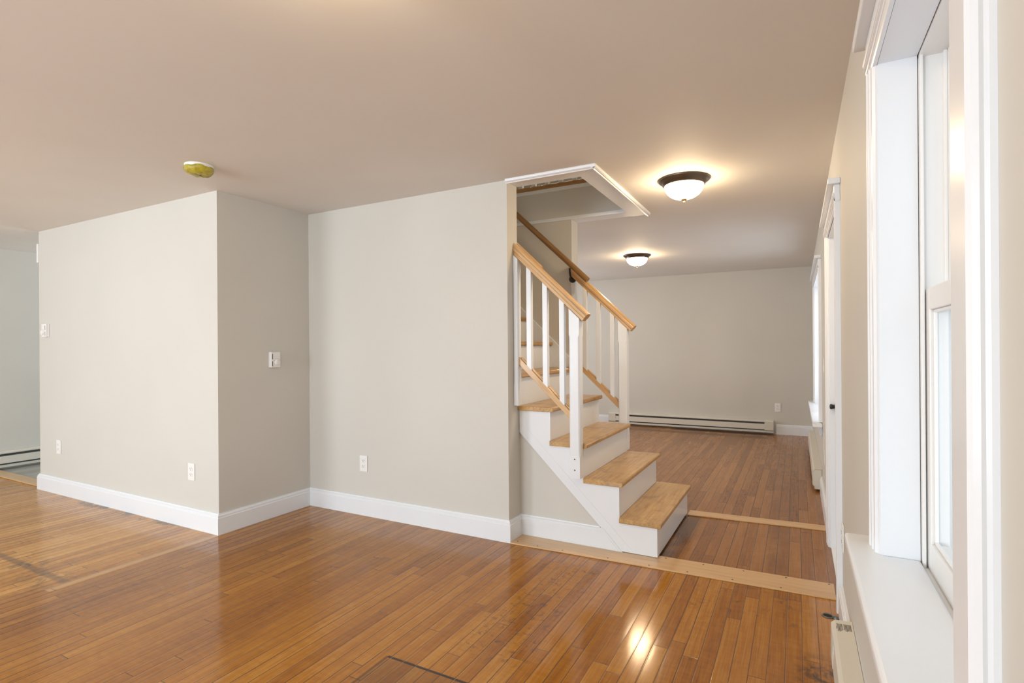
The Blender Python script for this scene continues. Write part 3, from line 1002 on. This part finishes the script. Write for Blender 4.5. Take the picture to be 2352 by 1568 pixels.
def cover(bm):
    segs, rings = 40, []
    prof = [(0.0, -0.052), (0.030, -0.054), (0.050, -0.050), (0.064, -0.042), (0.073, -0.030), (0.075, -0.020), (0.071, -0.012)]
    for r, h in prof:
        ring = []
        for k in range(segs):
            a = 2 * math.pi * k / segs
            w = 1 + 0.03 * math.sin(7 * a + h * 90) + 0.02 * math.sin(13 * a)
            ring.append((sc[0] + max(r, 0.001) * w * math.cos(a), sc[1] + max(r, 0.001) * w * math.sin(a), sc[2] + h + 0.003 * math.sin(5 * a + r * 60)))
        rings.append(ring)
    sweep(bm, rings, cap=True)


obj('dust_cover', cover, COVER, SD, smooth=True, label='wrinkled yellow plastic cover')

# ------------------------------------------------------------------ wall plates
# each is built facing -Y at the origin, then copied and turned


def outlet(label, loc, rotz):
    o = thing('wall_outlet', (0, 0, 0), label, 'outlet', 'white wall outlets')

    def plate(bm):
        box(bm, -0.036, 0.036, -0.006, 0, -0.058, 0.058)
    obj('plate', plate, PLASTIC, o, bevel=0.003)

    for zc in (0.0195, -0.0195):
        def rec(bm, zc=zc):
            n = 24
            pts = []
            for k in range(n):
                a = 2 * math.pi * k / n
                pts.append((max(-0.0165, min(0.0165, 0.0185 * math.cos(a))), zc + max(-0.0135, min(0.0135, 0.017 * math.sin(a)))))
            prism(bm, pts, 'Y', -0.0085, -0.005)
        rc = obj('receptacle', rec, PLASTIC, o, bevel=0.0008)
        obj('slot', lambda bm, zc=zc: (box(bm, -0.0080, -0.0058, -0.0089, -0.0080, zc, zc + 0.009), box(bm, 0.0058, 0.0080, -0.0089, -0.0080, zc + 0.001, zc + 0.008), lathe(bm, [(0.0, -0.0089), (0.0026, -0.0089), (0.0026, -0.0080)], (0, 0, zc - 0.0055), 'Y', 10)), SLOT, rc)
    obj('screw', lambda bm: lathe(bm, [(0.0, -0.0072), (0.0022, -0.0068), (0.0022, -0.0055)], (0, 0, 0), 'Y', 10), PLASTIC, o)
    o.location = loc
    o.rotation_euler = (0, 0, rotz)
    return o


o1 = outlet('white double outlet near the outer corner of the long left wall', (-3.597, YA - 0.0005, 0.375), 0)
copy_thing(o1, (-5.447, YA - 0.0005, 0.390), 0, 'white double outlet at the left end of the long left wall, below the dial thermostat')
copy_thing(o1, (-2.756, YB - 0.0005, 0.368), 0, 'white double outlet on the wall between the corner and the stairs')
copy_thing(o1, (-0.242, YE - 0.0005, 0.358), 0, 'white double outlet on the far back wall beside the long heater')
copy_thing(o1, (XR - 0.0005, 2.70, 0.370), math.radians(-90), 'white outlet seen edge-on on the right wall beside the near window sill')


def thermostat(label, loc, rotz, flip):
    o = thing('thermostat', (0, 0, 0), label, 'thermostat', 'white dial thermostats')
    s = -1 if flip else 1
    obj('body', lambda bm: (box(bm, -0.041, 0.041, -0.006, 0, -0.055, 0.055), box(bm, -0.038, 0.038, -0.026, -0.006, -0.055, 0.055)), PLASTIC, o, bevel=0.003)
    obj('vent', lambda bm: (box(bm, min(-0.030 * s, -0.025 * s), max(-0.030 * s, -0.025 * s), -0.0268, -0.024, 0.004, 0.042), box(bm, min(-0.030 * s, -0.025 * s), max(-0.030 * s, -0.025 * s), -0.0268, -0.024, -0.046, -0.010)), SLOT, o, label='dark vent slots')
    obj('dial', lambda bm: lathe(bm, [(0.0, -0.040), (0.017, -0.039), (0.020, -0.036), (0.021, -0.030), (0.0215, -0.026), (0.0, -0.026)], (0.010 * s, 0, -0.018), 'Y', 32), PLASTIC, o, smooth=True)

    def scale(bm):
        for k in range(7):
            a = math.radians(30 + 20 * k)
            x, z = 0.010 * s + 0.0265 * math.cos(a), -0.018 + 0.0265 * math.sin(a)
            box(bm, x - 0.0012, x + 0.0012, -0.0265, -0.0255, z - 0.0012, z + 0.0012)
    obj('scale_mark', scale, SLOT, o)
    o.location = loc
    o.rotation_euler = (0, 0, rotz)
    return o


thermostat('white dial thermostat on the short shaded wall in the recess', (XA + 0.0005, 2.565, 1.119), math.radians(90), False)
thermostat('white dial thermostat at the left end of the long left wall', (-5.645, YA - 0.0005, 1.365), 0, True)
cb = tag(obj('wall_box', lambda bm: box(bm, XL - 0.024, XL - 0.0005, 2.140, 2.230, 1.955, 2.120), PLASTIC, bevel=0.004), 'small white box high on the left end of the long wall', 'box')

# ------------------------------------------------------------------ baseboard heaters


def heater(label, loc, rotz, length, depth=0.066, height=0.165, print_end=None):
    """built along X facing -Y with its back at y=0, then placed"""
    o = thing('baseboard_heater', (0, 0, 0), label, 'heater', 'electric baseboard heaters')
    L = length / 2
    z0 = 0.022
    zt = z0 + height
    d = depth
    cap = 0.11
    obj('back_panel', lambda bm: box(bm, -L, L, -0.004, -0.0005, z0, zt), HEATER, o)
    obj('hood', lambda bm: prism(bm, [(-0.0005, zt), (-d + 0.012, zt - 0.004), (-d, zt - 0.014), (-d, zt - 0.026), (-d + 0.002, zt - 0.026), (-d + 0.002, zt - 0.014), (-d + 0.013, zt - 0.0065), (-0.0005, zt - 0.003)], 'X', -L, L), HEATER, o)
    obj('front_panel', lambda bm: prism(bm, [(-d - 0.002, z0 + 0.042), (-d + 0.001, z0 + 0.042), (-d + 0.006, zt - 0.052), (-d + 0.003, zt - 0.050)], 'X', -L + cap * 0.98, L - cap * 0.98), HEATER, o, bevel=0.0008)
    obj('bottom_strip', lambda bm: prism(bm, [(-d + 0.012, z0), (-d + 0.014, z0), (-d + 0.014, z0 + 0.026), (-d + 0.012, z0 + 0.026)], 'X', -L, L), HEATER, o)
    obj('heating_element', lambda bm: (box(bm, -L + cap, L - cap, -d * 0.62, -0.006, z0 + 0.012, zt - 0.040),), FIN, o)

    def caps(bm, s):
        x0, x1 = (-L, -L + cap) if s < 0 else (L - cap, L)
        prism(bm, [(-0.001, z0), (-d + 0.010, z0), (-d + 0.010, z0 + 0.018), (-d - 0.003, z0 + 0.034), (-d - 0.0015, zt - 0.016), (-d + 0.011, zt - 0.008), (-0.001, zt - 0.006)], 'X', x0, x1)
    obj('end_cap', lambda bm: caps(bm, -1), HEATER, o, bevel=0.0015)
    obj('end_cap', lambda bm: caps(bm, 1), HEATER, o, bevel=0.0015)

    n = max(3, int(length / 0.45))
    for k in range(n):
        x = -L + cap + (length - 2 * cap) * (k + 0.5) / n
        obj('bracket_clip', lambda bm, x=x: box(bm, x - 0.006, x + 0.006, -d + 0.006, -0.004, zt - 0.046, zt - 0.040), FIN, o)
        obj('bracket_clip', lambda bm, x=x: box(bm, x - 0.005, x + 0.005, -d + 0.006, -0.004, z0 + 0.030, z0 + 0.036), FIN, o)
    if print_end is not None:
        def lines(bm):
            """small printed warning text: rows of words across the hood top"""
            rnd = random.Random(3)
            sgn = print_end
            zz = None
            for row in range(11):
                y = -0.008 - 0.0040 * row - (0.003 if row > 5 else 0)
                if row == 10:
                    segs = [(0.0, 0.006), (0.018, 0.006), (0.026, 0.012)]
                else:
                    x, segs = 0.0, []
                    end = rnd.uniform(0.042, 0.052)
                    while x < end:
                        w = rnd.uniform(0.003, 0.009)
                        segs.append((x, w))
                        x += w + 0.0015
                for x, w in segs:
                    xa = sgn * (L - 0.030 - x)
                    xb = sgn * (L - 0.030 - x - w)
                    zz = zt + 0.0006 + y * 0.0754
                    box(bm, min(xa, xb), max(xa, xb), y - 0.0015, y, zz - 0.002, zz + 0.0006)
        obj('printed_notice', lines, SLOT, o, label='small dark printed warning text')
    o.location = loc
    o.rotation_euler = (0, 0, rotz)
    return o


heater('long cream baseboard heater along the far back wall', (-1.43, YE - 0.0005, 0.0), 0, 2.28)
heater('cream baseboard heater on the right wall under the far window', (XR - 0.0005, 6.12, 0.0), math.radians(-90), 2.24)
heater('cream baseboard heater with printed notice below the near window sill, bottom right', (XR - 0.0005, 1.15, 0.0), math.radians(-90), 2.30, print_end=-1)
heater('cream baseboard heater on the outer wall of the left room', (XO + 0.0005, 3.3, 0.0), math.radians(90), 2.6)

# pipe hole in the floor beside the near heater
ph = thing('pipe_hole', (0.118, 2.74, 0), 'dark pipe hole with a metal collar in the floor by the right baseboard', 'pipe hole')
obj('hole', lambda bm: lathe(bm, [(0.0, 0.0015), (0.021, 0.002), (0.021, 0.0)], (0.110, 2.735, 0), segs=20), DARK, ph)
obj('collar', lambda bm: (lathe(bm, [(0.017, 0.002), (0.020, 0.005), (0.024, 0.002), (0.024, 0.0005)], (0.110, 2.735, 0), segs=24), lathe(bm, [(0.0, 0.012), (0.008, 0.010), (0.012, 0.003), (0.012, 0.0005)], (0.140, 2.722, 0), segs=14)), FIN, ph, smooth=True)
